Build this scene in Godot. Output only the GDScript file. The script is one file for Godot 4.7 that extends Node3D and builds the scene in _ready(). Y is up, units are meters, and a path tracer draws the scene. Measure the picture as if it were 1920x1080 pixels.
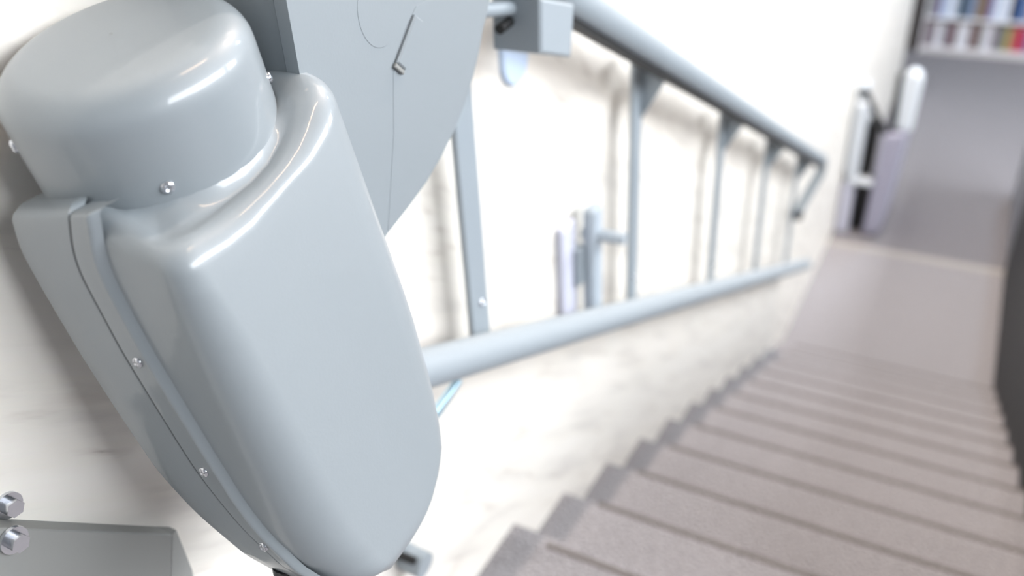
extends Node3D
# Platform stairlift at the head of a carpeted stair along a marble wall.
# World: marble wall face at x = 0, y up, the stair runs down towards -z; metres.

const RISE := 0.1389
const GO := 0.30
const STEPS := 12
const STAIR_W := 1.215
const LOW := -1.667

var M := {}
var taken := {}

# ------------------------------------------------------------------ naming helpers
func numbered(called: String) -> String:
	if not taken.has(called):
		taken[called] = 0
		return called
	taken[called] += 1
	return "%s_%03d" % [called, taken[called]]

func tag(o: Node3D, label: String, category := "", group := "", kind := "") -> Node3D:
	o.set_meta("label", label)
	if category != "": o.set_meta("category", category)
	if group != "": o.set_meta("group", group)
	if kind != "": o.set_meta("kind", kind)
	return o

func thing(called: String, at := Vector3.ZERO) -> Node3D:
	var o := Node3D.new()
	o.name = numbered(called)
	o.position = at
	add_child(o)
	return o

func build(called: String, st: SurfaceTool, m: Material, parent: Node3D = null, at := Vector3.ZERO) -> MeshInstance3D:
	var o := MeshInstance3D.new()
	o.mesh = st.commit()
	o.material_override = m
	o.position = at
	if parent == null:
		o.name = numbered(called)
		add_child(o)
	else:
		o.name = called
		parent.add_child(o, true)
	return o

# ------------------------------------------------------------------ shape helpers
func mb() -> SurfaceTool:
	var st := SurfaceTool.new()
	st.begin(Mesh.PRIMITIVE_TRIANGLES)
	return st

func tri(st: SurfaceTool, a: Vector3, b: Vector3, c: Vector3, n: Vector3) -> void:
	# wound so that the front looks along n
	var g := (b - a).cross(c - a)
	st.set_normal(n.normalized())
	st.add_vertex(a)
	if g.dot(n) > 0.0:
		st.set_normal(n.normalized()); st.add_vertex(c)
		st.set_normal(n.normalized()); st.add_vertex(b)
	else:
		st.set_normal(n.normalized()); st.add_vertex(b)
		st.set_normal(n.normalized()); st.add_vertex(c)

func quad(st: SurfaceTool, a: Vector3, b: Vector3, c: Vector3, d: Vector3, n: Vector3) -> void:
	tri(st, a, b, c, n)
	tri(st, a, c, d, n)

# chamfered box between two corners
func bx(st: SurfaceTool, lo: Vector3, hi: Vector3, e := 0.004) -> void:
	var c := (lo + hi) * 0.5
	var h := (hi - lo) * 0.5
	e = min(e, min(h.x, min(h.y, h.z)) * 0.45)
	for ax in 3:
		var u := (ax + 1) % 3
		var v := (ax + 2) % 3
		for s in [-1.0, 1.0]:
			var n := Vector3.ZERO
			n[ax] = s
			var pts := []
			for k in [[-1, -1], [1, -1], [1, 1], [-1, 1]]:
				var q := Vector3.ZERO
				q[ax] = h[ax] * s
				q[u] = (h[u] - e) * k[0]
				q[v] = (h[v] - e) * k[1]
				pts.append(c + q)
			quad(st, pts[0], pts[1], pts[2], pts[3], n)
		for su in [-1.0, 1.0]:
			for sv in [-1.0, 1.0]:
				var n2 := Vector3.ZERO
				n2[u] = su
				n2[v] = sv
				var e0 := Vector3.ZERO
				e0[u] = h[u] * su; e0[v] = (h[v] - e) * sv; e0[ax] = h[ax] - e
				var e1 := Vector3.ZERO
				e1[u] = (h[u] - e) * su; e1[v] = h[v] * sv; e1[ax] = h[ax] - e
				var f0 := e0
				f0[ax] = -f0[ax]
				var f1 := e1
				f1[ax] = -f1[ax]
				quad(st, c + e0, c + e1, c + f1, c + f0, n2)
	for sx in [-1.0, 1.0]:
		for sy in [-1.0, 1.0]:
			for sz in [-1.0, 1.0]:
				var n3 := Vector3(sx, sy, sz)
				tri(st, c + Vector3(h.x * sx, (h.y - e) * sy, (h.z - e) * sz), c + Vector3((h.x - e) * sx, h.y * sy, (h.z - e) * sz), c + Vector3((h.x - e) * sx, (h.y - e) * sy, h.z * sz), n3)

# rows of points, smooth; flip turns the faces over
func grid(st: SurfaceTool, rows: Array, closed := true, flip := false) -> void:
	var nr := rows.size()
	var nc: int = rows[0].size()
	var nrm := []
	for i in nr:
		var line := PackedVector3Array()
		for j in nc:
			var jn := (j + 1) % nc if closed else mini(j + 1, nc - 1)
			var jp := (j + nc - 1) % nc if closed else maxi(j - 1, 0)
			var du: Vector3 = rows[i][jn] - rows[i][jp]
			var dv: Vector3 = rows[mini(i + 1, nr - 1)][j] - rows[maxi(i - 1, 0)][j]
			var n := du.cross(dv)
			if flip: n = -n
			line.append(n.normalized() if n.length() > 1e-12 else Vector3.UP)
		nrm.append(line)
	var cols := nc if closed else nc - 1
	for i in nr - 1:
		for j in cols:
			var k := (j + 1) % nc
			var ids := [[i, j], [i, k], [i + 1, k], [i, j], [i + 1, k], [i + 1, j]]
			for t in [0, 3]:
				var a: Vector3 = rows[ids[t][0]][ids[t][1]]
				var b: Vector3 = rows[ids[t + 1][0]][ids[t + 1][1]]
				var c: Vector3 = rows[ids[t + 2][0]][ids[t + 2][1]]
				var g := (b - a).cross(c - a)
				if g.length() < 1e-14: continue
				var o := [t, t + 1, t + 2]
				if g.dot(nrm[ids[t][0]][ids[t][1]] + nrm[ids[t + 1][0]][ids[t + 1][1]] + nrm[ids[t + 2][0]][ids[t + 2][1]]) > 0.0: o = [t, t + 2, t + 1]
				for x in o:
					st.set_normal(nrm[ids[x][0]][ids[x][1]])
					st.add_vertex(rows[ids[x][0]][ids[x][1]])

func fan(st: SurfaceTool, ring: Array, n: Vector3) -> void:
	var c := Vector3.ZERO
	for q in ring: c += q
	c /= ring.size()
	for i in ring.size():
		tri(st, c, ring[i], ring[(i + 1) % ring.size()], n)

# round bar along a polyline, with rounded-off ends
func tube(st: SurfaceTool, path: Array, r: float, n := 28, ends := true) -> void:
	var rows := []
	var side := Vector3.UP
	for i in path.size():
		var d: Vector3 = (path[mini(i + 1, path.size() - 1)] - path[maxi(i - 1, 0)]).normalized()
		if i == 0:
			side = d.cross(Vector3.UP if abs(d.y) < 0.95 else Vector3.RIGHT).normalized()
		side = (side - d * side.dot(d)).normalized()
		var up := side.cross(d)
		var row := []
		for k in n:
			var a := TAU * k / n
			row.append(path[i] + (side * cos(a) + up * sin(a)) * r)
		rows.append(row)
	grid(st, rows, true, outward(rows))
	if ends:
		var d0: Vector3 = (path[0] - path[1]).normalized()
		var d1: Vector3 = (path[-1] - path[-2]).normalized()
		fan(st, rows[0], d0)
		fan(st, rows[-1], d1)

# whether a closed loft needs flipping for its faces to look outwards
func outward(rows: Array) -> bool:
	var i: int = rows.size() / 2
	if i == 0: i = 1
	var c := Vector3.ZERO
	for q in rows[i]: c += q
	c /= rows[i].size()
	var du: Vector3 = rows[i][1] - rows[i][-1]
	var dv: Vector3 = rows[mini(i + 1, rows.size() - 1)][0] - rows[i - 1][0]
	return du.cross(dv).dot(rows[i][0] - c) < 0.0

# flat outline pushed along an axis, chamfered on its front; pts are Vector3 on the back plane
func prism(st: SurfaceTool, pts: Array, push: Vector3, e := 0.004) -> void:
	var n := push.normalized()
	var c := Vector3.ZERO
	for q in pts: c += q
	c /= pts.size()
	var flat := PackedVector2Array()
	var u: Vector3 = (pts[1] - pts[0]).normalized()
	var v := n.cross(u)
	for q in pts: flat.append(Vector2((q - c).dot(u), (q - c).dot(v)))
	var inset := flat
	var off := Geometry2D.offset_polygon(flat, -e, Geometry2D.JOIN_MITER)
	var same := false
	if off.size() == 1 and off[0].size() == flat.size():
		same = true
		# line the two outlines up
		var best := 0
		for s in flat.size():
			if off[0][s].distance_to(flat[0]) < off[0][best].distance_to(flat[0]): best = s
		inset = PackedVector2Array()
		var dirn := 1
		var nx: Vector2 = off[0][(best + 1) % flat.size()]
		var pv: Vector2 = off[0][(best + flat.size() - 1) % flat.size()]
		if pv.distance_to(flat[1]) < nx.distance_to(flat[1]): dirn = -1
		for s in flat.size(): inset.append(off[0][(best + dirn * s + flat.size() * 2) % flat.size()])
	var at := func(w: Vector2, h: float) -> Vector3: return c + u * w.x + v * w.y + n * h
	var top := push.length()
	var he := e if same else 0.0
	var sgn := 1.0 if not Geometry2D.is_polygon_clockwise(flat) else -1.0
	for i in flat.size():
		var j := (i + 1) % flat.size()
		var ed := flat[j] - flat[i]
		var on2 := Vector2(ed.y, -ed.x).normalized() * sgn
		var on := u * on2.x + v * on2.y
		quad(st, at.call(flat[i], 0.0), at.call(flat[j], 0.0), at.call(flat[j], top - he), at.call(flat[i], top - he), on)
		if same:
			quad(st, at.call(flat[i], top - he), at.call(flat[j], top - he), at.call(inset[j], top), at.call(inset[i], top), on + n)
	var tris := Geometry2D.triangulate_polygon(inset)
	for t in range(0, tris.size(), 3):
		tri(st, at.call(inset[tris[t]], top), at.call(inset[tris[t + 1]], top), at.call(inset[tris[t + 2]], top), n)
	tris = Geometry2D.triangulate_polygon(flat)
	for t in range(0, tris.size(), 3):
		tri(st, at.call(flat[tris[t]], 0.0), at.call(flat[tris[t + 1]], 0.0), at.call(flat[tris[t + 2]], 0.0), -n)

# domed screw head with a crossed recess, looking along n
func screw_shape(st: SurfaceTool, at: Vector3, n: Vector3, r := 0.0055) -> void:
	n = n.normalized()
	var u := n.cross(Vector3.UP if abs(n.y) < 0.9 else Vector3.RIGHT).normalized()
	var v := n.cross(u)
	var rows := []
	for k in [[1.0, -0.001], [1.0, 0.0009], [0.86, 0.0021], [0.6, 0.0029], [0.34, 0.0032]]:
		var row := []
		for i in 20:
			var a := TAU * i / 20
			var rr: float = r * k[0]
			# the innermost ring is cut in where the cross sits
			var dep: float = k[1] * r / 0.0055
			if k[0] < 0.7 and i % 5 == 0: dep -= 0.0012
			row.append(at + (u * cos(a) + v * sin(a)) * rr + n * dep)
		rows.append(row)
	var inner := []
	for i in 20:
		var a := TAU * i / 20
		inner.append(at + (u * cos(a) + v * sin(a)) * r * 0.12 + n * 0.0012)
	rows.append(inner)
	grid(st, rows, true, false)
	fan(st, inner, n)

func lin(a: Array, x: float) -> float:
	# piecewise line through [[x, y], ...]
	if x <= a[0][0]: return a[0][1]
	for i in range(1, a.size()):
		if x <= a[i][0]:
			return lerpf(a[i - 1][1], a[i][1], (x - a[i - 1][0]) / (a[i][0] - a[i - 1][0]))
	return a[-1][1]

func smooth(a: Array, x: float) -> float:
	# the same, rounded off
	var s := 0.0
	var w := 0.0
	for k in range(-4, 5):
		var g := exp(-k * k / 8.0)
		s += g * lin(a, x + k * 0.006)
		w += g
	return s / w

# ------------------------------------------------------------------ materials
func noise_tex(kind: int, freq: float, seed_: int, ramp: Array, size := 512, octaves := 5, warp := 0.0) -> NoiseTexture2D:
	var n := FastNoiseLite.new()
	n.noise_type = FastNoiseLite.TYPE_SIMPLEX_SMOOTH
	n.fractal_type = kind
	n.frequency = freq
	n.fractal_octaves = octaves
	n.seed = seed_
	if warp > 0.0:
		n.domain_warp_enabled = true
		n.domain_warp_amplitude = warp
		n.domain_warp_frequency = freq * 0.8
	var t := NoiseTexture2D.new()
	t.width = size
	t.height = size
	t.seamless = true
	t.noise = n
	var g := Gradient.new()
	var offs := PackedFloat32Array()
	var cols := PackedColorArray()
	for r in ramp:
		offs.append(r[0])
		cols.append(r[1])
	g.offsets = offs
	g.colors = cols
	t.color_ramp = g
	return t

func bump_tex(freq: float, seed_: int, strength: float, size := 256) -> NoiseTexture2D:
	var n := FastNoiseLite.new()
	n.noise_type = FastNoiseLite.TYPE_SIMPLEX_SMOOTH
	n.frequency = freq
	n.seed = seed_
	var t := NoiseTexture2D.new()
	t.width = size
	t.height = size
	t.seamless = true
	t.as_normal_map = true
	t.bump_strength = strength
	t.noise = n
	return t

func plain(c: Color, rough := 0.5, metal := 0.0) -> StandardMaterial3D:
	var m := StandardMaterial3D.new()
	m.albedo_color = c
	m.roughness = rough
	m.metallic = metal
	return m

func make_materials() -> void:
	# grey powder coat with the faint orange-peel of the paint
	var g := plain(Color(0.52, 0.549, 0.566), 0.42)
	g.normal_enabled = true
	g.normal_texture = bump_tex(0.09, 5, 1.2)
	g.normal_scale = 0.10
	g.uv1_triplanar = true
	g.uv1_scale = Vector3.ONE * 9.0
	g.clearcoat_enabled = true
	g.clearcoat = 0.45
	g.clearcoat_roughness = 0.07
	M.coat = g
	M.rail = plain(Color(0.565, 0.60, 0.625), 0.42)
	M.grey_box = plain(Color(0.53, 0.535, 0.525), 0.5)
	M.dark_gap = plain(Color(0.055, 0.058, 0.065), 0.6)
	M.seam_shade = plain(Color(0.22, 0.24, 0.26), 0.7)  # dark tone for the shade in the cover seam
	M.bracket = plain(Color(0.66, 0.70, 0.735), 0.5)
	M.rubber = plain(Color(0.055, 0.06, 0.07), 0.32)
	M.steel = plain(Color(0.80, 0.81, 0.83), 0.22, 1.0)
	M.brushed = plain(Color(0.72, 0.84, 0.90), 0.3, 0.7)
	# marble: cream ground, soft grey clouds and veins drawn out along one direction
	var w := StandardMaterial3D.new()
	w.albedo_texture = noise_tex(FastNoiseLite.FRACTAL_FBM, 0.006, 11, [[0.0, Color(0.79, 0.775, 0.755)], [0.30, Color(0.86, 0.846, 0.822)], [0.45, Color(0.885, 0.870, 0.843)], [1.0, Color(0.905, 0.893, 0.87)]], 1024, 6, 40.0)
	w.detail_enabled = true
	w.detail_blend_mode = BaseMaterial3D.BLEND_MODE_MUL
	w.detail_albedo = noise_tex(FastNoiseLite.FRACTAL_RIDGED, 0.004, 23, [[0.0, Color(1, 1, 1)], [0.74, Color(1, 1, 0.995)], [0.90, Color(0.95, 0.943, 0.935)], [1.0, Color(0.80, 0.785, 0.77)]], 1024, 4, 30.0)
	w.detail_uv_layer = BaseMaterial3D.DETAIL_UV_1
	w.roughness = 0.42
	M.marble = w
	# short loop carpet
	var cp := StandardMaterial3D.new()
	cp.albedo_texture = noise_tex(FastNoiseLite.FRACTAL_FBM, 0.12, 3, [[0.0, Color(0.445, 0.437, 0.447)], [0.5, Color(0.565, 0.555, 0.567)], [1.0, Color(0.685, 0.675, 0.687)]], 512, 3)
	cp.uv1_triplanar = true
	cp.uv1_world_triplanar = true
	cp.uv1_scale = Vector3.ONE * 1.3
	cp.normal_enabled = true
	cp.normal_texture = bump_tex(0.25, 9, 6.0)
	cp.normal_scale = 0.5
	cp.roughness = 0.95
	cp.rim_enabled = true
	cp.rim = 0.15
	M.carpet = cp
	var c2: StandardMaterial3D = cp.duplicate()
	c2.albedo_color = Color(0.83, 0.83, 0.84)
	M.carpet_low = c2
	M.nosing_shade = plain(Color(0.39, 0.37, 0.365), 0.7)  # dark tone standing in for shade along the step edges
	M.threshold = plain(Color(0.61, 0.595, 0.58), 0.6)
	M.charcoal = plain(Color(0.06, 0.062, 0.075), 0.65)
	M.charcoal_pale = plain(Color(0.47, 0.475, 0.50), 0.55)
	M.plaster = plain(Color(0.50, 0.51, 0.525), 0.9)
	M.white_paint = plain(Color(0.88, 0.88, 0.89), 0.45)
	M.lilac = plain(Color(0.60, 0.60, 0.67), 0.45)
	M.pale = plain(Color(0.80, 0.83, 0.86), 0.4)
	M.lilac_pale = plain(Color(0.76, 0.77, 0.83), 0.45)
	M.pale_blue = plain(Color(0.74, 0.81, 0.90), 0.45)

# ------------------------------------------------------------------ light fittings
func ceiling_light(at: Vector3, size: Vector2, col: Color, energy: float, glow: float, label: String) -> void:
	var t := thing("ceiling_light", at)
	var st := mb()
	bx(st, Vector3(-size.x / 2 - 0.03, 0.0, -size.y / 2 - 0.03), Vector3(size.x / 2 + 0.03, 0.07, size.y / 2 + 0.03), 0.008)
	build("housing", st, M.white_paint, t)
	st = mb()
	bx(st, Vector3(-size.x / 2, -0.012, -size.y / 2), Vector3(size.x / 2, 0.004, size.y / 2), 0.003)
	var em := plain(Color(0.9, 0.9, 0.9), 0.5)
	em.emission_enabled = true
	em.emission = col
	em.emission_energy_multiplier = glow
	build("diffuser", st, em, t)
	tag(t, label, "ceiling light", "ceiling lights over the stair hall")
	var l := AreaLight3D.new()
	l.name = "ceiling_light_glow"
	l.area_size = size
	l.light_color = col
	l.light_energy = energy
	l.area_range = 30.0
	l.area_attenuation = 2.0
	l.shadow_enabled = true
	l.position = Vector3(0, -0.02, 0)
	l.rotation = Vector3(-PI / 2, 0, 0)
	t.add_child(l)

# high window in the far hall wall: frame, glazing bars, sky-lit obscured pane, and the daylight it lets in
func daylight_window(k: int, at: Vector3, size: Vector2, col: Color, energy: float, glow: float) -> void:
	var t := thing("window_%d" % k, at)
	tag(t, ["high wide window in the far hall wall, opposite the stair head", "added unseen high window in the far hall wall, brightening the landing end"][k - 1], "", "", "structure")
	var st := mb()
	bx(st, Vector3(-0.03, -size.y / 2, -size.x / 2), Vector3(0.0, size.y / 2, size.x / 2), 0.002)
	var em := plain(Color(0.9, 0.92, 0.95), 0.4)
	em.emission_enabled = true
	em.emission = col
	em.emission_energy_multiplier = glow
	build("pane", st, em, t)
	for e in [[-1, 0], [1, 0], [0, -1], [0, 1]]:
		st = mb()
		var c := Vector3(-0.04, e[1] * (size.y / 2 + 0.03), e[0] * (size.x / 2 + 0.03))
		var h := Vector3(0.045, 0.04 if e[1] != 0 else size.y / 2 + 0.07, 0.04 if e[0] != 0 else size.x / 2 + 0.07)
		bx(st, c - h, c + h, 0.006)
		build("frame", st, M.white_paint, t)
	var l := AreaLight3D.new()
	l.name = "window_light"
	l.area_size = size
	l.light_color = col
	l.light_energy = energy
	l.area_range = 40.0
	l.area_attenuation = 2.0
	l.shadow_enabled = true
	l.position = Vector3(-0.05, 0, 0)
	l.rotation = Vector3(0, PI / 2, 0)
	t.add_child(l)

# ------------------------------------------------------------------ camera frame of the tilted lift unit
var U := Basis()
var UO := Vector3.ZERO
func L(w: float, t: float, f: float) -> Vector3:
	# lift unit: w along the wall downhill, t down the unit, f out from the wall (0 = its front face)
	return Vector3(w - 0.115, 0.43 - t, f + 0.1)

func _ready() -> void:
	# camera
	var cam := Camera3D.new()
	cam.name = "camera"
	cam.basis = Basis(Vector3(0.87811276, -0.05137848, -0.47568712), Vector3(-0.20623367, 0.8564688, -0.47321122), Vector3(0.43172405, 0.51363551, 0.74148021))
	cam.position = Vector3(0.76680994, 1.54692869, 1.24036593)
	cam.near = 0.05
	cam.far = 60.0
	var at := CameraAttributesPhysical.new()
	at.frustum_focal_length = 35.0
	at.exposure_aperture = 2.4
	at.frustum_focus_distance = 0.84
	cam.attributes = at
	cam.fov = rad_to_deg(2.0 * atan(540.0 / 1591.2))
	add_child(cam)
	cam.current = true
	# environment
	var we := WorldEnvironment.new()
	we.name = "world_environment"
	var env := Environment.new()
	env.background_mode = Environment.BG_COLOR
	env.background_color = Color(0.5, 0.55, 0.6)
	env.tonemap_mode = Environment.TONE_MAPPER_LINEAR
	env.tonemap_exposure = 1.0
	env.sdfgi_enabled = true
	env.ssao_enabled = true
	env.ssil_enabled = true
	we.environment = env
	add_child(we)
	make_materials()
	# lamps: a cool row over the open hall and a warm row over the stair
	var cool := Color(0.80, 0.91, 1.0)
	var day := Color(0.965, 0.98, 1.0)
	var warm := Color(1.0, 0.84, 0.68)
	daylight_window(1, Vector3(4.98, 3.2, -0.7), Vector2(5.8, 1.6), day, 49.0, 3.4)
	daylight_window(2, Vector3(4.98, 3.2, -6.0), Vector2(3.0, 1.6), day, 38.0, 5.0)  # second window, added to brighten the landing and far wall
	ceiling_light(Vector3(1.5, 5.3, -0.4), Vector2(0.16, 1.5), warm, 3.5, 4.0, "narrow warm ceiling strip over the upper steps")
	ceiling_light(Vector3(0.9, 5.3, -4.0), Vector2(0.16, 1.5), Color(1.0, 0.925, 0.87), 36.0, 9.0, "narrow warm ceiling strip over the lower steps")
	ceiling_light(Vector3(1.8, 5.3, -8.2), Vector2(0.5, 2.4), cool, 20.0, 8.0, "wide cool white ceiling panel over the floor before the bookcase")
	shell()
	stair()
	carriage()
	rails()
	wall_fittings()
	far_lift()
	bookcase()

# ------------------------------------------------------------------ room
func marble_wall(st: SurfaceTool) -> void:
	# face x = 0 with uv drawn out along the veins, and real thickness behind it
	var y0 := -1.75
	var y1 := 5.37
	var z0 := 4.0
	var z1 := -8.9
	var uv := func(p: Vector3) -> Vector2:
		var a := deg_to_rad(33.0)
		var s := -p.z * cos(a) - p.y * sin(a)
		var h := -p.z * sin(a) + p.y * cos(a)
		return Vector2(s / 3.4, h / 0.5)
	var put := func(p: Vector3, n: Vector3) -> void:
		st.set_normal(n)
		st.set_uv(uv.call(p))
		st.add_vertex(p)
	var q := [Vector3(0, y0, z0), Vector3(0, y1, z0), Vector3(0, y1, z1), Vector3(0, y0, z1)]
	for k in [0, 1, 2, 0, 2, 3]: put.call(q[k], Vector3.RIGHT)
	var b := [Vector3(-0.25, y0, z0), Vector3(-0.25, y1, z0), Vector3(-0.25, y1, z1), Vector3(-0.25, y0, z1)]
	for k in [0, 2, 1, 0, 3, 2]: put.call(b[k], Vector3.LEFT)
	for k in [q[3], q[2], b[2], q[3], b[2], b[3]]: put.call(k, Vector3.FORWARD)
	for k in [q[0], b[0], b[1], q[0], b[1], q[1]]: put.call(k, Vector3.BACK)
	for k in [q[1], b[1], b[2], q[1], b[2], q[2]]: put.call(k, Vector3.UP)

func slab(called: String, lo: Vector3, hi: Vector3, m: Material, label: String) -> void:
	var st := mb()
	bx(st, lo, hi, 0.002)
	tag(build(called, st, m), label, "", "", "structure")

func shell() -> void:
	var st := mb()
	marble_wall(st)
	tag(build("wall_left", st, M.marble), "cream marble wall with grey veins beside the stair", "", "", "structure")
	slab("floor_upper", Vector3(0, -0.25, -0.02), Vector3(5.2, 0.0, 4.2), M.carpet, "grey carpeted floor at the stair head")
	slab("floor_landing", Vector3(0, LOW - 0.2, -5.0), Vector3(STAIR_W + 0.12, LOW, -3.3), M.carpet, "pale grey carpeted landing at the stair foot")
	slab("floor_lower", Vector3(-3.2, LOW - 0.2, -11.2), Vector3(5.2, LOW, -5.0), M.carpet_low, "grey carpeted lower floor in front of the bookcase")
	slab("floor_hall", Vector3(STAIR_W + 0.12, LOW - 0.2, -5.0), Vector3(5.2, LOW, 0.0), M.carpet_low, "grey carpeted hall floor beyond the dark parapet")
	slab("wall_upper_end", Vector3(STAIR_W + 0.12, LOW, -0.06), Vector3(5.2, -0.1, 0.0), M.plaster, "plaster face below the upper floor")
	slab("ceiling", Vector3(-3.2, 5.37, -11.2), Vector3(5.2, 5.57, 4.2), M.plaster, "white plaster ceiling over the stair hall")
	slab("wall_right", Vector3(5.0, LOW, -11.2), Vector3(5.2, 5.4, 4.2), M.plaster, "pale plaster wall on the far side of the hall")
	slab("wall_back", Vector3(-3.2, LOW, -11.2), Vector3(5.2, 5.4, -11.0), M.plaster, "pale plaster wall behind the bookcase")
	slab("wall_front", Vector3(-0.25, -0.2, 4.0), Vector3(5.2, 5.4, 4.2), M.plaster, "pale plaster wall behind the upper floor")
	slab("wall_side", Vector3(-3.2, LOW, -11.2), Vector3(-3.0, 5.4, -8.65), M.plaster, "pale plaster wall at the end of the side passage")
	slab("wall_return", Vector3(-3.2, LOW, -8.9), Vector3(-0.25, 5.4, -8.65), M.plaster, "pale plaster wall turning off behind the marble wall")
	st = mb()
	bx(st, Vector3(0.0, LOW - 0.01, -5.04), Vector3(STAIR_W + 0.12, LOW + 0.006, -4.96), 0.004)
	tag(build("trim_1", st, M.threshold), "pale threshold strip at the far edge of the landing", "", "", "structure")

func stair() -> void:
	var t := thing("staircase", Vector3(0, LOW, -(STEPS - 1) * GO))
	tag(t, "grey carpeted straight staircase running down beside the marble wall", "", "", "structure")
	var org := t.position
	for k in range(0, STEPS):
		var y := -k * RISE
		var z := -k * GO
		var st := mb()
		# profile of one step: tread with a rounded nosing that oversails the riser
		var back := z + GO + 0.02 if k > 0 else z + 0.32
		var prof := [Vector2(back, y)]
		var r := 0.016
		for i in 9:
			var a := PI / 2 + PI * i / 8
			prof.append(Vector2(z + r + cos(a) * r, y - r + sin(a) * r))
		prof.append(Vector2(z + 0.022, y - 2 * r))
		prof.append(Vector2(z + 0.022, y - RISE - 0.02))
		prof.append(Vector2(back, y - RISE - 0.02))
		var pts := []
		for q in prof: pts.append(Vector3(0.0, q.y, q.x) - org)
		prism(st, pts, Vector3(STAIR_W, 0, 0), 0.0005)
		build("step", st, M.carpet, t)
		# dark strip along the tread front, standing in for the shade between steps
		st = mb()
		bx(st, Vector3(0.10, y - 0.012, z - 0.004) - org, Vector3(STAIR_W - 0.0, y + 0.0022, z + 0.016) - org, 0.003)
		var nz := build("shade_strip", st, M.nosing_shade, t)
		nz.set_meta("label", "dark strip standing in for shade along the step edge")
	# parapet: charcoal, follows the stair, then level along the landing
	var pr := mb()
	var sl := RISE / GO
	var out := [Vector3(STAIR_W, LOW - 0.1, -5.0), Vector3(STAIR_W, LOW + 0.95, -5.0), Vector3(STAIR_W, LOW + 0.95, -3.6), Vector3(STAIR_W, 0.95 - 0.1 * sl, -0.1), Vector3(STAIR_W, -0.3 - 0.1 * sl, -0.1), Vector3(STAIR_W, LOW - 0.1, -3.3)]
	prism(pr, out, Vector3(0.11, 0, 0), 0.006)
	tag(build("parapet", pr, M.charcoal), "charcoal parapet along the open side of the stair and landing", "parapet")
	pr = mb()
	bx(pr, Vector3(STAIR_W + 0.005, LOW, -6.4), Vector3(STAIR_W + 0.12, LOW + 0.95, -5.02), 0.006)
	tag(build("low_screen", pr, M.charcoal_pale), "mid grey low screen standing beyond the landing end of the charcoal parapet", "screen")

# ------------------------------------------------------------------ the near lift unit
func sec(wl: float, wr: float, fb: float, ff: float, rl: float, rr: float, n := 9) -> Array:
	# rounded outline in (w, f): front left corner, front right corner, back right, back left
	var pts := []
	var hw := (wr - wl) * 0.48
	var hf := (ff - fb) * 0.48
	rl = min(rl, min(hw, hf)); rr = min(rr, min(hw, hf))
	var rb: float = min(0.012, min(hw, hf))
	for c in [[wl + rl, ff - rl, rl, PI], [wr - rr, ff - rr, rr, PI / 2], [wr - rb, fb + rb, rb, 0.0], [wl + rb, fb + rb, rb, -PI / 2]]:
		for i in n:
			var a: float = c[3] - PI / 2 * i / (n - 1)
			pts.append(Vector2(c[0] + cos(a) * c[2], c[1] + sin(a) * c[2]))
	# even spacing on the straights
	var res := []
	for i in pts.size():
		res.append(pts[i])
		var j := (i + 1) % pts.size()
		if i % n == n - 1:
			for k in range(1, 6): res.append(pts[i].lerp(pts[j], k / 6.0))
	return res

var EDGE_L := [[-0.1, -0.004], [0.10, -0.005], [0.30, -0.003], [0.352, 0.003], [0.385, 0.014], [0.405, 0.030], [0.418, 0.050], [0.426, 0.075]]
var EDGE_R := [[-0.1, 0.262], [0.20, 0.262], [0.2425, 0.259], [0.29, 0.249], [0.342, 0.232], [0.3665, 0.219], [0.385, 0.198], [0.4013, 0.172], [0.4176, 0.130], [0.426, 0.085]]
var BEAD := [[-0.06, -0.06], [-0.028, -0.072], [0.001, -0.090], [0.03, -0.094], [0.09, -0.092], [0.144, -0.087], [0.205, -0.081], [0.269, -0.073], [0.313, -0.060], [0.352, -0.043], [0.40, -0.02]]
var SEAM := [[-0.06, -0.085], [-0.041, -0.090], [-0.013, -0.111], [0.013, -0.122], [0.094, -0.122], [0.159, -0.117], [0.221, -0.111], [0.253, -0.104], [0.31, -0.082], [0.36, -0.058], [0.42, -0.03]]
var BACK := [[-0.06, -0.185], [-0.034, -0.19], [-0.013, -0.205], [0.03, -0.206], [0.107, -0.203], [0.173, -0.197], [0.246, -0.187], [0.291, -0.164], [0.336, -0.135], [0.36, -0.119], [0.42, -0.07]]

func rim_t(w: float, f: float) -> float:
	# height of the shoulder edge round the cap: level at the left, rising to the right and a little to the back
	var front := smooth([[-0.1, 0.0], [0.0, 0.0], [0.041, 0.002], [0.11, -0.006], [0.158, -0.018], [0.1885, -0.031], [0.213, -0.046], [0.23, -0.058], [0.3, -0.075]], w)
	var backed := lerpf(-0.036, -0.075, clampf((w - 0.0) / 0.24, 0, 1))
	return lerpf(front, backed, smoothstep(-0.02, 1.0, clampf(-f / 0.105, 0, 1)))

func cap_ring(h: float, s: float, n: int) -> Array:
	# ellipse of the cap at height h above its foot; start at the front left, run to the right like sec()
	var nn := Vector3(-0.2007, -0.941, 0.2724)      # in (w, t, f)
	var a := Vector3(0.9797, -0.1928, 0.0558)
	var b := Vector3(0.0, -0.278, -0.9606)
	var c := Vector3(0.1238, -0.0576, -0.1322)
	var th := -1.5028
	var ring := []
	for i in n:
		var u := cos(TAU * i / n) * 0.1108 * s
		var v := sin(TAU * i / n) * 0.1132 * s
		var along := u * cos(th) - v * sin(th)
		var inward := u * sin(th) + v * cos(th)
		# the side next to the wall is a little flatter
		if inward > 0.0: inward *= 0.86
		var q := c + nn * h + a * along + b * inward
		ring.append(q)
	return ring

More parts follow.
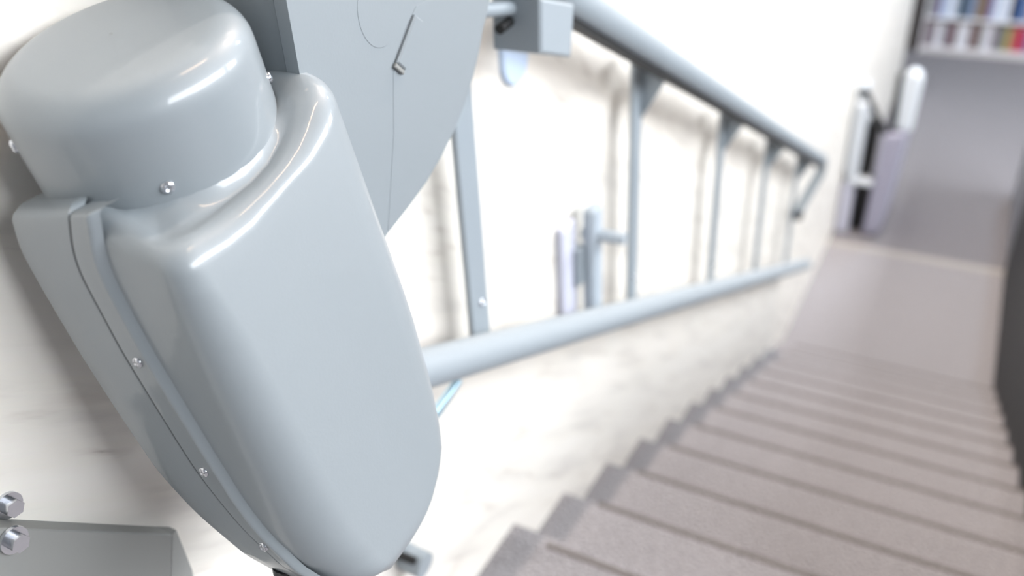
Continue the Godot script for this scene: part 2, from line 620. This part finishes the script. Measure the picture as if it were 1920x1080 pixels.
func match_ring(ring: Array, sample: Array, cw: float, cf: float) -> Array:
	# for each section point, the ellipse point in the same direction from the centre
	var res := []
	for q in sample:
		var d := Vector2(q.x - cw, q.y - cf).normalized()
		var best: Vector3 = ring[0]
		var bd := -2.0
		for e in ring:
			var x := Vector2(e.x - cw, e.z - cf).normalized().dot(d)
			if x > bd:
				bd = x
				best = e
		res.append(best)
	return res

func carriage() -> void:
	U = Basis(Vector3(-0.00745271, 0.03571328, -0.99933429), Vector3(-0.20414521, 0.97826058, 0.03648261), Vector3(0.97891225, 0.2042812, 0.0))
	var o := Vector3(0.25, 1.24943618, 0.86644424)
	var t := thing("stairlift_carriage")
	t.transform = Transform3D(U, o + U * Vector3(0.115, -0.43, -0.1))
	tag(t, "grey painted drive unit of the stairlift with round cap and tapering shield cover", "stairlift")
	# --- shield cover
	var fb := -0.118
	var levels := []
	var x := -0.0
	for v in [0.030, 0.038, 0.049, 0.065, 0.10, 0.14, 0.18, 0.22, 0.25, 0.275, 0.30, 0.32, 0.338, 0.352, 0.364, 0.375, 0.384, 0.392, 0.399, 0.405, 0.410, 0.414, 0.418, 0.421, 0.4235, 0.4255]: levels.append(v)
	var rows := []
	var sec0 := sec(-0.004, 0.262, -0.19, 0.0, 0.024, 0.062)
	var ring := cap_ring(0.0, 0.985, 720)
	var inner := match_ring(ring, sec0, 0.1238, -0.1322)
	var rim := []
	for q in sec0: rim.append(Vector3(q.x, rim_t(q.x, q.y), q.y))
	var ns := sec0.size()
	# cove from the foot of the cap, then the rounded shoulder edge
	for i in 9:
		var s := i / 8.0
		var row := []
		for j in ns:
			var a: Vector3 = inner[j]
			var b: Vector3 = rim[j]
			var flat := Vector2(b.x - a.x, b.z - a.z)
			var r := minf(0.026, flat.length() * 0.72)
			var c := flat.normalized() * (flat.length() - r)
			var k := 1.0 - pow(1.0 - s, 2.4)
			row.append(L(a.x + c.x * s, lerpf(a.y, b.y, k), a.z + c.y * s))
		rows.append(row)
	for i in range(1, 7):
		var th := PI / 2 * i / 6
		var row := []
		for j in ns:
			var a: Vector3 = inner[j]
			var b: Vector3 = rim[j]
			var flat := Vector2(b.x - a.x, b.z - a.z)
			var r := minf(0.026, flat.length() * 0.72)
			var c := flat.normalized() * (flat.length() - r + r * sin(th))
			row.append(L(a.x + c.x, b.y + r * (1.0 - cos(th)), a.z + c.y))
		rows.append(row)
	for v in levels:
		var wl := smooth(EDGE_L, v) if v < 0.33 else lin(EDGE_L, v)
		var wr := smooth(EDGE_R, v) if v < 0.23 else lin(EDGE_R, v)
		var bk := lin([[0.0, -0.19], [0.24, -0.185], [0.29, -0.164], [0.336, -0.135], [0.36, -0.118], [0.40, -0.085], [0.43, -0.06]], v)
		var rl := lin([[0.0, 0.022], [0.10, 0.036], [0.30, 0.050]], v)
		var sc := sec(wl, wr, bk, 0.0, rl, lin([[0.0, 0.062], [0.25, 0.06], [0.34, 0.04], [0.4, 0.025], [0.43, 0.012]], v))
		var row := []
		for j in ns:
			var q: Vector2 = sc[j]
			var tt: float = maxf(v, rim[j].y + 0.0275 + v * 0.5)
			# the bottom of the front face turns in softly
			var turn := clampf((v - 0.40) / 0.026, 0, 1)
			row.append(L(q.x, tt, q.y - (0.012 * turn * turn if q.y > -0.02 else 0.0)))
		rows.append(row)
	var st := mb()
	grid(st, rows, true, outward(rows))
	fan(st, rows[-1], Vector3.DOWN)
	build("shield_cover", st, M.coat, t)
	# --- lip of the cover: a flat strip with a rounded edge bead, standing proud on the upstairs side
	st = mb()
	var lip := []
	var n := 60
	for i in range(-3, n + 1):
		var v := lerpf(-0.035, 0.405, maxf(i, 0) / float(n))
		var w := (smooth(EDGE_L, v) if v < 0.33 else lin(EDGE_L, v))
		# closed over at the top, under the cap
		if i < 0:
			w += [0.002, 0.006, 0.022][-i - 1]
			v -= [0.0022, 0.0032, 0.0036][-i - 1]
		var b := smooth(BEAD, v)
		var s := smooth(SEAM, v)
		var row := []
		row.append(L(w + 0.0005, v, b + 0.0070))
		row.append(L(w - 0.0012, v, b + 0.0055))
		row.append(L(w - 0.0042, v, b + 0.0036))
		row.append(L(w - 0.0066, v, b + 0.0016))
		row.append(L(w - 0.0077, v, b - 0.0004))
		row.append(L(w - 0.0076, v, b - 0.0028))
		row.append(L(w - 0.0064, v, b - 0.0044))
		row.append(L(w - 0.006, v, b - 0.0056))
		row.append(L(w - 0.006, v, lerpf(b, s, 0.5)))
		row.append(L(w - 0.006, v, s + 0.0012))
		row.append(L(w - 0.005, v, s))
		row.append(L(w + 0.010, v, s))
		lip.append(row)
	grid(st, lip, false, false)
	build("cover_lip", st, M.coat, t)
	# --- back shell, a little inside the lip
	st = mb()
	var shell_rows := []
	for i in n + 1:
		var v := lerpf(-0.034, 0.40, i / float(n))
		var w := (smooth(EDGE_L, v) if v < 0.33 else lin(EDGE_L, v))
		var wr := (smooth(EDGE_R, v) if v < 0.23 else lin(EDGE_R, v)) + 0.001
		var s := smooth(SEAM, v)
		var b := smooth(BACK, v)
		var rr := 0.009
		var row := [L(w + 0.010, v, s - 0.0004), L(w + 0.006, v, s - 0.0016), L(w - 0.0040, v, s - 0.0026), L(w - 0.0052, v, s - 0.0038), L(w - 0.0055, v, lerpf(s, b, 0.5)), L(w - 0.005, v, b + rr), L(w + rr * 0.3, v, b + rr * 0.3), L(w + rr, v, b), L(wr - rr, v, b), L(wr - rr * 0.3, v, b + rr * 0.3), L(wr, v, b + rr), L(wr, v, s)]
		shell_rows.append(row)
	# round the top of the shell over
	var topc := L(0.13, -0.040, -0.15)
	var cap_rows := [[], [], []]
	for k in 3:
		for q in shell_rows[0]:
			cap_rows[k].append(q.lerp(Vector3(topc.x, q.y, topc.z), [0.35, 0.07, 0.02][k]) + Vector3(0, [0.011, 0.008, 0.004][k], 0))
	grid(st, cap_rows + shell_rows, false, false)
	build("back_shell", st, M.coat, t)
	# dark strip painted in for the shade in the seam behind the lip
	st = mb()
	var gk := []
	for i in n + 1:
		var v := lerpf(-0.032, 0.395, i / float(n))
		var w := (smooth(EDGE_L, v) if v < 0.33 else lin(EDGE_L, v))
		var s := smooth(SEAM, v)
		gk.append([L(w - 0.0046, v, s + 0.0005), L(w - 0.0050, v, s - 0.0014), L(w - 0.0046, v, s - 0.0030)])
	grid(st, gk, false, false)
	build("seam_shade_strip", st, M.seam_shade, t)
	# --- cap
	st = mb()
	var cr := []
	for h in [-0.018, 0.0, 0.001, 0.02, 0.045, 0.064]: cr.append(to_unit(cap_ring(h, 1.0 + 0.004 * (0.06 - h) / 0.06, 96)))
	var er := 0.031
	for i in range(1, 9):
		var a := PI / 2 * i / 8
		cr.append(to_unit(cap_ring(0.066 + sin(a) * er, 1.0 - (1.0 - cos(a)) * er / 0.112, 96)))
	for s in [0.6, 0.4, 0.2, 0.02]: cr.append(to_unit(cap_ring(0.097 + 0.003 * (1.0 - s), s, 96)))
	grid(st, cr, true, outward(cr))
	fan(st, cr[-1], Vector3.UP)
	var cap := build("cap", st, M.coat, t)
	var c0 := L(0.1238, -0.0576, -0.1322)
	var axis := (Vector3(-0.2007, 0.941, 0.2724)).normalized()
	for deg in SCREW_AT:
		var rg: Array = to_unit(cap_ring(deg[1], 1.0, 360))
		var p: Vector3 = rg[deg[0]]
		var nn: Vector3 = (rg[(deg[0] + 1) % 360] - rg[(deg[0] + 359) % 360]).cross(axis).normalized()
		if nn.dot(p - c0) < 0: nn = -nn
		st = mb()
		screw_shape(st, p, nn, 0.0062)
		build("screw", st, M.steel, cap)
	# --- flange screws
	for v in [[0.106, -0.106], [0.231, -0.096], [0.324, -0.069]]:
		st = mb()
		screw_shape(st, L(smooth(EDGE_L, v[0]) - 0.006, v[0], v[1]), Vector3.LEFT, 0.0055)
		build("screw", st, M.steel, t)
	# --- rubber buffer under the back shell, and its bracket
	st = mb()
	tube(st, [L(0.02, 0.375, -0.085), L(0.018, 0.40, -0.09), L(0.012, 0.43, -0.098)], 0.018, 20)
	build("rubber_buffer", st, M.rubber, t)
	# --- housing behind and beside the shield: given in world terms, then brought into the unit
	var inv := t.transform.affine_inverse()
	var outline := [[0.632, 1.60], [0.632, 1.22], [0.60, 1.08], [0.575, 1.07], [0.536, 1.093], [0.49, 1.107], [0.445, 1.123], [0.408, 1.142], [0.375, 1.163], [0.345, 1.188], [0.317, 1.219], [0.298, 1.246], [0.284, 1.272], [0.272, 1.288], [0.262, 1.303], [0.235, 1.345], [0.22, 1.40], [0.22, 1.60]]
	st = mb()
	var pts := []
	for q in outline: pts.append(inv * Vector3(0.174, q[1], q[0]))
	prism(st, pts, inv.basis * Vector3(0.016, 0, 0), 0.003)
	var hp := build("side_plate", st, M.coat, t)
	# box behind the plate, closed towards the stair head
	st = mb()
	pts = []
	for q in [[0.630, 1.60], [0.630, 1.20], [0.42, 1.20], [0.34, 1.26], [0.30, 1.32], [0.30, 1.60]]: pts.append(inv * Vector3(0.03, q[1], q[0]))
	prism(st, pts, inv.basis * Vector3(0.1435, 0, 0), 0.002)
	build("drive_housing", st, M.coat, t)
	# dark strip behind the free edge of the plate
	st = mb()
	pts = []
	for q in [[0.319, 1.220], [0.300, 1.246], [0.284, 1.272], [0.272, 1.288], [0.262, 1.303], [0.235, 1.345], [0.22, 1.40], [0.205, 1.40], [0.222, 1.34], [0.249, 1.297], [0.262, 1.280], [0.276, 1.263], [0.294, 1.238]]: pts.append(inv * Vector3(0.160, q[1], q[0]))
	prism(st, pts, inv.basis * Vector3(0.0135, 0, 0), 0.001)
	var ed := build("edge_strip", st, M.dark_gap, t)
	ed.set_meta("label", "dark strip behind the plate edge")
	# hinged cover, round boss and release lever on the plate
	st = mb()
	pts = []
	for q in [[0.533, 1.097], [0.4985, 1.205], [0.4855, 1.270], [0.478, 1.285], [0.453, 1.312], [0.428, 1.332], [0.392, 1.333], [0.33, 1.40], [0.24, 1.36], [0.264, 1.304], [0.286, 1.273], [0.319, 1.221], [0.347, 1.190], [0.377, 1.165], [0.41, 1.144], [0.446, 1.125], [0.491, 1.109]]: pts.append(inv * Vector3(0.1895, q[1], q[0]))
	prism(st, pts, inv.basis * Vector3(0.0009, 0, 0), 0.0005)
	build("hinged_cover", st, M.coat, t)
	st = mb()
	pts = []
	for i in 40:
		var a := TAU * i / 40
		pts.append(inv * Vector3(0.1895, 1.345 + 0.0415 * sin(a), 0.496 + 0.037 * cos(a)))
	prism(st, pts, inv.basis * Vector3(0.0011, 0, 0), 0.0006)
	build("round_boss", st, M.coat, t)
	st = mb()
	pts = []
	for q in [[0.437, 1.325], [0.481, 1.283], [0.467, 1.270], [0.422, 1.314]]: pts.append(inv * Vector3(0.1915, q[1], q[0]))
	prism(st, pts, inv.basis * Vector3(0.004, 0, 0), 0.0018)
	var lv := build("release_lever", st, M.coat, t)
	st = mb()
	pts = []
	for q in [[0.4825, 1.283], [0.486, 1.279], [0.4715, 1.266], [0.468, 1.270]]: pts.append(inv * Vector3(0.1915, q[1], q[0]))
	prism(st, pts, inv.basis * Vector3(0.0035, 0, 0), 0.001)
	build("lever_slot", st, M.grey_box, lv)
	# bright runner plate under the lower rail
	st = mb()
	pts = []
	for q in [[0.500, 0.668], [0.380, 0.676], [0.312, 0.694], [0.312, 0.7025], [0.376, 0.6925], [0.500, 0.682]]: pts.append(inv * Vector3(0.108, q[1], q[0]))
	prism(st, pts, inv.basis * Vector3(0.012, 0, 0), 0.001)
	build("runner_plate", st, M.brushed, t)

var SCREW_AT := [[318, 0.012], [44, 0.023], [243, 0.046]]

func to_unit(ring: Array) -> Array:
	var res := []
	for q in ring: res.append(L(q.x, q.y, q.z))
	return res

# ------------------------------------------------------------------ rails along the wall
func up_y(z: float) -> float: return 1.155 + 0.483 * (z + 0.247)
func low_y(z: float) -> float: return 0.535 + 0.469 * (z + 0.134)

func rails() -> void:
	var t := thing("guide_rail", Vector3(0.06, -1.0, -3.0))
	tag(t, "grey tubular guide rail on flat posts running down the marble wall", "guide rail")
	var o := t.position
	var st := mb()
	var path := []
	for i in 13:
		var z := lerpf(0.62, -3.16, i / 12.0)
		path.append(Vector3(0.13, up_y(z), z) - o)
	tube(st, path, 0.032, 32)
	var ur := build("upper_rail", st, M.rail, t)
	# toothed rack in its groove under the upper rail
	st = mb()
	var dz := Vector3(0, up_y(-3.1) - up_y(0.6), -3.7).normalized()
	var upn := dz.cross(Vector3.RIGHT).normalized()
	if upn.y < 0: upn = -upn
	var a := Vector3(0.13, up_y(0.6), 0.6) - o
	var b := Vector3(0.13, up_y(-3.1), -3.1) - o
	var rows := []
	for e in [a, b]:
		rows.append([e - upn * 0.029 + Vector3(0.014, 0, 0), e - upn * 0.041 + Vector3(0.014, 0, 0), e - upn * 0.041 - Vector3(0.014, 0, 0), e - upn * 0.029 - Vector3(0.014, 0, 0)])
	for k in 4:
		var k2 := (k + 1) % 4
		var c: Vector3 = (rows[0][k] + rows[0][k2]) * 0.5 - (rows[0][0] + rows[0][2]) * 0.5
		quad(st, rows[0][k], rows[0][k2], rows[1][k2], rows[1][k], c)
	fan(st, rows[0], Vector3.BACK)
	fan(st, rows[1], Vector3.FORWARD)
	var rk := build("rack", st, M.dark_gap, ur)
	rk.set_meta("label", "black rack strip")
	st = mb()
	path = []
	for i in 13:
		var z := lerpf(0.66, -3.22, i / 12.0)
		path.append(Vector3(0.12, low_y(z), z) - o)
	tube(st, path, 0.032, 32)
	build("lower_rail", st, M.rail, t)
	# end bend of the upper rail
	st = mb()
	path = []
	for q in [Vector3(0.13, up_y(-3.13), -3.13), Vector3(0.13, up_y(-3.20), -3.20), Vector3(0.128, up_y(-3.20) - 0.035, -3.235), Vector3(0.12, up_y(-3.20) - 0.09, -3.235), Vector3(0.08, up_y(-3.20) - 0.20, -3.18), Vector3(0.05, up_y(-3.20) - 0.29, -3.13)]: path.append(q - o)
	tube(st, path, 0.026, 20)
	build("end_bend", st, M.rail, t)
	st = mb()
	tube(st, [path[-1] + Vector3(0, 0.012, 0), path[-1] - Vector3(0.006, 0.03, -0.01)], 0.034, 20)
	build("end_stop", st, M.dark_gap, t)
	# flat posts with a gusset that carries the upper rail
	for z in [0.150, -0.62, -1.415, -2.155, -2.91]:
		st = mb()
		bx(st, Vector3(0.052, low_y(z) - 0.05, z - 0.029) - o, Vector3(0.064, up_y(z) + 0.015, z + 0.029) - o, 0.002)
		var p := build("post", st, M.rail, t)
		st = mb()
		var g := []
		for q in [Vector2(0.0645, up_y(z) - 0.155), Vector2(0.0645, up_y(z) - 0.0), Vector2(0.125, up_y(z) - 0.0), Vector2(0.125, up_y(z) - 0.05)]: g.append(Vector3(q.x, q.y, z - 0.024) - o)
		prism(st, g, Vector3(0, 0, 0.007), 0.001)
		build("gusset", st, M.rail, p)
		st = mb()
		bx(st, Vector3(0.0, low_y(z) - 0.07, z - 0.014) - o, Vector3(0.053, low_y(z) - 0.035, z + 0.014) - o, 0.002)
		build("wall_fixing", st, M.rail, p)
		st = mb()
		screw_shape(st, Vector3(0.064, low_y(z) + 0.075, z - 0.004) - o, Vector3.RIGHT, 0.008)
		build("screw", st, M.steel, p)

# ------------------------------------------------------------------ small things on the wall and rail
func wall_fittings() -> void:
	var t := thing("switch_box", Vector3(0.10, 1.13, 0.04))
	tag(t, "small grey square box hanging from the upper rail beside the first post", "switch box")
	var o := t.position
	var st := mb()
	var pts := []
	# front outline in the plane x = 0.18, leaning with the rail
	for q in [Vector2(0.103, 1.190), Vector2(0.098, 1.27), Vector2(-0.019, 1.236), Vector2(-0.003, 1.155)]: pts.append(Vector3(0.098, q.y, q.x) - o)
	prism(st, pts, Vector3(0.082, 0, 0), 0.004)
	build("box_body", st, M.rail, t)
	st = mb()
	tube(st, [Vector3(0.128, 1.252, 0.095) - o, Vector3(0.125, 1.262, 0.15) - o, Vector3(0.118, 1.285, 0.28) - o], 0.011, 16)
	build("conduit", st, M.rail, t)
	st = mb()
	tube(st, [Vector3(0.128, 1.234, 0.1025) - o, Vector3(0.128, 1.230, 0.135) - o], 0.008, 14)
	build("cable_gland", st, M.dark_gap, t)

	st = mb()
	t = thing("rail_bracket", Vector3(0.0, 0.45, -0.33))
	tag(t, "grey wall bracket with a stub arm standing between the first two posts", "bracket")
	o = t.position
	bx(st, Vector3(0.0, 0.40, -0.352) - o, Vector3(0.02, 0.675, -0.282) - o, 0.006)
	build("wall_plate", st, M.lilac_pale, t)
	st = mb()
	bx(st, Vector3(0.03, 0.36, -0.415) - o, Vector3(0.062, 0.695, -0.362) - o, 0.014)
	build("upright", st, M.bracket, t)
	st = mb()
	tube(st, [Vector3(0.022, 0.622, -0.385) - o, Vector3(0.125, 0.622, -0.395) - o], 0.015, 18)
	build("stub_arm", st, M.bracket, t)
	st = mb()
	bx(st, Vector3(0.0, 0.50, -0.375) - o, Vector3(0.035, 0.60, -0.335) - o, 0.004)
	build("spacer", st, M.rail, t)

	# pale blue rounded raised shape on the wall behind the switch box
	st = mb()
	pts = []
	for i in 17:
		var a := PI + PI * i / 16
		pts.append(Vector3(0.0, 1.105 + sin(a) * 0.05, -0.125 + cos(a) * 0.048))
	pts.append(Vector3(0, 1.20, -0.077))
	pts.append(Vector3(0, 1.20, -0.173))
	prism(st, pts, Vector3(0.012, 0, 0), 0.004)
	tag(build("round_ended_shape", st, M.pale_blue), "pale blue round ended raised shape on the marble wall behind the square switch box", "wall plate")

	# grey casing low on the wall at the stair head
	t = thing("wall_casing", Vector3(0.0, 0.5, 0.95))
	tag(t, "flat grey casing fixed low on the marble wall beside the drive unit", "casing")
	o = t.position
	st = mb()
	pts = []
	for q in [Vector2(1.30, 1.21), Vector2(0.975, 0.952), Vector2(0.818, 0.790), Vector2(0.838, 0.735), Vector2(0.90, 0.55), Vector2(1.30, 0.55)]: pts.append(Vector3(0.0, q.y, q.x) - o)
	prism(st, pts, Vector3(0.03, 0, 0), 0.0015)
	build("casing_body", st, M.grey_box, t)
	st = mb()
	var ea := [Vector3(0.029, 0.790, 0.818), Vector3(0.029, 0.735, 0.838), Vector3(0.029, 0.55, 0.90)]
	var eb := [Vector3(0.012, 0.774, 0.802), Vector3(0.012, 0.700, 0.800), Vector3(0.012, 0.55, 0.82)]
	var ec := [Vector3(0.0, 0.774, 0.802), Vector3(0.0, 0.700, 0.800), Vector3(0.0, 0.55, 0.82)]
	for k in 2:
		quad(st, ea[k] - o, ea[k + 1] - o, eb[k + 1] - o, eb[k] - o, Vector3(1, 0, -0.6))
		quad(st, eb[k] - o, eb[k + 1] - o, ec[k + 1] - o, ec[k] - o, Vector3(0, 0, -1))
	quad(st, ea[0] - o, eb[0] - o, ec[0] - o, Vector3(0.0, 0.790, 0.818) - o, Vector3(0, 1, -0.5))
	build("casing_end", st, M.grey_box, t)
	# bolts at its upper edge
	for k in 2:
		var c: Vector3 = [Vector3(0.0, 0.950, 0.953), Vector3(0.031, 0.936, 0.974)][k]
		t = thing("wall_bolt", c)
		tag(t, ["upper of two hex bolts in the marble above the grey casing", "lower of two hex bolts, on the top corner of the grey casing"][k], "bolt", "bolts above the grey casing")
		st = mb()
		tube(st, [Vector3(0, 0, 0), Vector3(0.004, 0, 0)], 0.014, 24)
		build("washer", st, M.steel, t)
		st = mb()
		tube(st, [Vector3(0.004, 0, 0), Vector3(0.014, 0, 0)], 0.0095, 6)
		build("hex_head", st, M.steel, t)
	# stub foot below the drive unit
	t = thing("wall_stub", Vector3(0.0, 0.30, 0.395))
	tag(t, "short pale grey capped stub on the wall below the drive unit", "stub")
	o = t.position
	st = mb()
	tube(st, [Vector3(0.0, 0.305, 0.39) - o, Vector3(0.05, 0.30, 0.39) - o], 0.026, 24)
	build("stub_tube", st, M.rail, t)
	st = mb()
	tube(st, [Vector3(0.0, 0.333, 0.412) - o, Vector3(0.045, 0.333, 0.412) - o], 0.008, 16)
	build("stub_pin", st, M.dark_gap, t)

# ------------------------------------------------------------------ folded lift at the landing
func far_lift() -> void:
	var t := thing("folded_stairlift", Vector3(0.206, LOW, -5.3))
	tag(t, "grey folded platform stairlift parked upright at the foot of the stair", "stairlift")
	var o := t.position - Vector3(0.006, 0, 0)
	var st := mb()
	# white carriage box against the wall
	bx(st, Vector3(0.0, -1.20, -5.42) - o, Vector3(0.105, -0.60, -5.2) - o, 0.03)
	build("carriage_box", st, M.pale, t)
	st = mb()
	bx(st, Vector3(0.0, -0.62, -5.42) - o, Vector3(0.07, -0.50, -5.24) - o, 0.02)
	build("carriage_head", st, M.pale, t)
	st = mb()
	bx(st, Vector3(0.03, -1.245, -5.40) - o, Vector3(0.215, -1.20, -5.19) - o, 0.008)
	build("ledge", st, M.pale, t)
	st = mb()
	bx(st, Vector3(-0.0, LOW, -5.40) - o, Vector3(0.095, -1.245, -5.2) - o, 0.01)
	build("foot_column", st, M.lilac_pale, t)
	# dark blocks filling the fold gap, put in for its shade
	st = mb()
	bx(st, Vector3(0.106, -1.20, -5.42) - o, Vector3(0.19, -0.78, -5.27) - o, 0.01)
	bx(st, Vector3(0.096, LOW + 0.005, -5.42) - o, Vector3(0.20, -1.245, -5.3) - o, 0.01)
	build("fold_gap_shade", st, M.dark_gap, t)
	# strut sloping down from the carriage head to the leaf
	st = mb()
	tube(st, [Vector3(0.04, -0.50, -5.24) - o, Vector3(0.16, -0.70, -5.24) - o, Vector3(0.25, -0.84, -5.24) - o], 0.022, 16)
	build("strut", st, M.dark_gap, t)
	# the folded platform leaf
	st = mb()
	var pts := []
	for q in [Vector2(0.205, LOW + 0.01), Vector2(0.315, LOW + 0.03), Vector2(0.335, -1.58), Vector2(0.385, -0.80), Vector2(0.235, -0.83)]: pts.append(Vector3(q.x, q.y, -5.9) - o)
	prism(st, pts, Vector3(0, 0, 0.7), 0.012)
	build("platform_leaf", st, M.lilac, t)
	# rounded pale flap standing above the leaf
	st = mb()
	pts = []
	for i in 13:
		var a := PI * i / 12
		pts.append(Vector3(0.358 + 0.064 * cos(a), -0.44 + 0.085 * sin(a), -5.34) - o)
	pts.append(Vector3(0.302, -0.80, -5.34) - o)
	pts.append(Vector3(0.412, -0.80, -5.34) - o)
	prism(st, pts, Vector3(0, 0, 0.10), 0.02)
	build("safety_flap", st, M.pale, t)
	st = mb()
	bx(st, Vector3(0.25, -0.83, -5.36) - o, Vector3(0.312, -0.40, -5.27) - o, 0.012)
	build("flap_arm", st, M.dark_gap, t)

# ------------------------------------------------------------------ bookcase at the far end
func bookcase() -> void:
	var t := thing("bookcase", Vector3(0.9, LOW, -10.7))
	tag(t, "long white open bookcase against the back wall of the lower floor", "bookcase")
	var o := t.position
	var x0 := 0.02
	var x1 := 3.0
	var zf := -10.53
	var zb := -10.85
	var y0 := LOW
	var ys := [y0 + 0.085, y0 + 0.445, y0 + 0.83, y0 + 1.21]
	var st := mb()
	bx(st, Vector3(x0, y0, zb) - o, Vector3(x1, y0 + 0.06, zf - 0.02) - o, 0.003)
	build("plinth", st, M.white_paint, t)
	for y in ys:
		st = mb()
		bx(st, Vector3(x0 + 0.02, y - 0.03, zb) - o, Vector3(x1 - 0.02, y, zf) - o, 0.003)
		build("shelf", st, M.white_paint, t)
	for xx in [x0, x1 - 0.025]:
		st = mb()
		bx(st, Vector3(xx, y0 + 0.0, zb) - o, Vector3(xx + 0.025, y0 + 1.25, zf + 0.002) - o, 0.003)
		build("side_panel", st, M.white_paint, t)
	st = mb()
	bx(st, Vector3(x0 + 0.01, y0, zb - 0.015) - o, Vector3(x1 - 0.01, y0 + 1.25, zb) - o, 0.002)
	build("back_panel", st, M.white_paint, t)
	# books: [colour word, colour, width in cm of the run]
	var pal := {
		"mauve": Color(0.52, 0.45, 0.49), "white": Color(0.86, 0.87, 0.90), "pale blue": Color(0.72, 0.79, 0.88), "dark teal": Color(0.16, 0.24, 0.29),
		"blue grey": Color(0.46, 0.53, 0.64), "tan": Color(0.50, 0.44, 0.38), "violet": Color(0.50, 0.44, 0.62), "navy": Color(0.12, 0.20, 0.32),
		"blue": Color(0.27, 0.41, 0.66), "dusty pink": Color(0.60, 0.46, 0.46), "grey": Color(0.50, 0.51, 0.53), "olive": Color(0.40, 0.41, 0.26),
		"yellow": Color(0.72, 0.64, 0.36), "red": Color(0.72, 0.10, 0.22), "pink": Color(0.66, 0.38, 0.50), "brown": Color(0.40, 0.33, 0.31)}
	var low := ["mauve", "grey", "mauve", "white", "white", "grey", "mauve", "mauve", "brown", "white", "white", "white", "brown", "mauve", "tan", "grey", "white", "white", "mauve", "grey", "grey", "olive", "yellow", "dusty pink", "red", "red", "pink", "violet", "pink", "pink", "brown", "grey"]
	var mid := ["grey", "grey", "violet", "pale blue", "pale blue", "white", "pale blue", "dark teal", "dark teal", "blue grey", "blue grey", "tan", "tan", "brown", "violet", "pale blue", "white", "pale blue", "white", "navy", "navy", "blue", "blue grey", "dusty pink", "dusty pink", "blue grey", "brown"]
	var ordw := ["first", "second", "third", "fourth", "fifth", "sixth", "seventh", "eighth", "ninth", "tenth", "eleventh", "twelfth", "thirteenth", "fourteenth", "fifteenth", "sixteenth", "seventeenth", "eighteenth", "nineteenth", "twentieth", "twenty-first", "twenty-second", "twenty-third", "twenty-fourth", "twenty-fifth", "twenty-sixth", "twenty-seventh", "twenty-eighth", "twenty-ninth", "thirtieth", "thirty-first", "thirty-second"]
	var rng := RandomNumberGenerator.new()
	rng.seed = 41
	var page := plain(Color(0.83, 0.81, 0.76), 0.9)
	var mats := {}
	for k in pal: mats[k] = plain(pal[k], 0.6)
	for r in 2:
		var row: Array = [low, mid][r]
		var step: float = [0.0415, 0.0465][r]
		for i in row.size():
			var bw := step - 0.003
			var bh: float = rng.randf_range(0.27, 0.325) if r == 0 else rng.randf_range(0.28, 0.335)
			var bd := rng.randf_range(0.19, 0.23)
			var x := x0 + 0.032 + i * step
			var b := thing("book", Vector3(x + bw / 2, ys[r], zf - 0.03))
			tag(b, "%s book, %s from the marble wall on the %s white shelf" % [row[i], ordw[i], ["lowest", "second lowest"][r]], "book", ["books on the lowest shelf", "books on the second lowest shelf"][r])
			st = mb()
			var h := bw / 2
			bx(st, Vector3(-h, 0, -bd), Vector3(-h + 0.003, bh, 0), 0.001)
			bx(st, Vector3(h - 0.003, 0, -bd), Vector3(h, bh, 0), 0.001)
			bx(st, Vector3(-h, 0, -0.004), Vector3(h, bh, 0.002), 0.0015)
			build("cover", st, mats[row[i]], b)
			st = mb()
			bx(st, Vector3(-h + 0.003, 0.004, -bd + 0.004), Vector3(h - 0.003, bh - 0.004, -0.004), 0.001)
			build("pages", st, page, b)
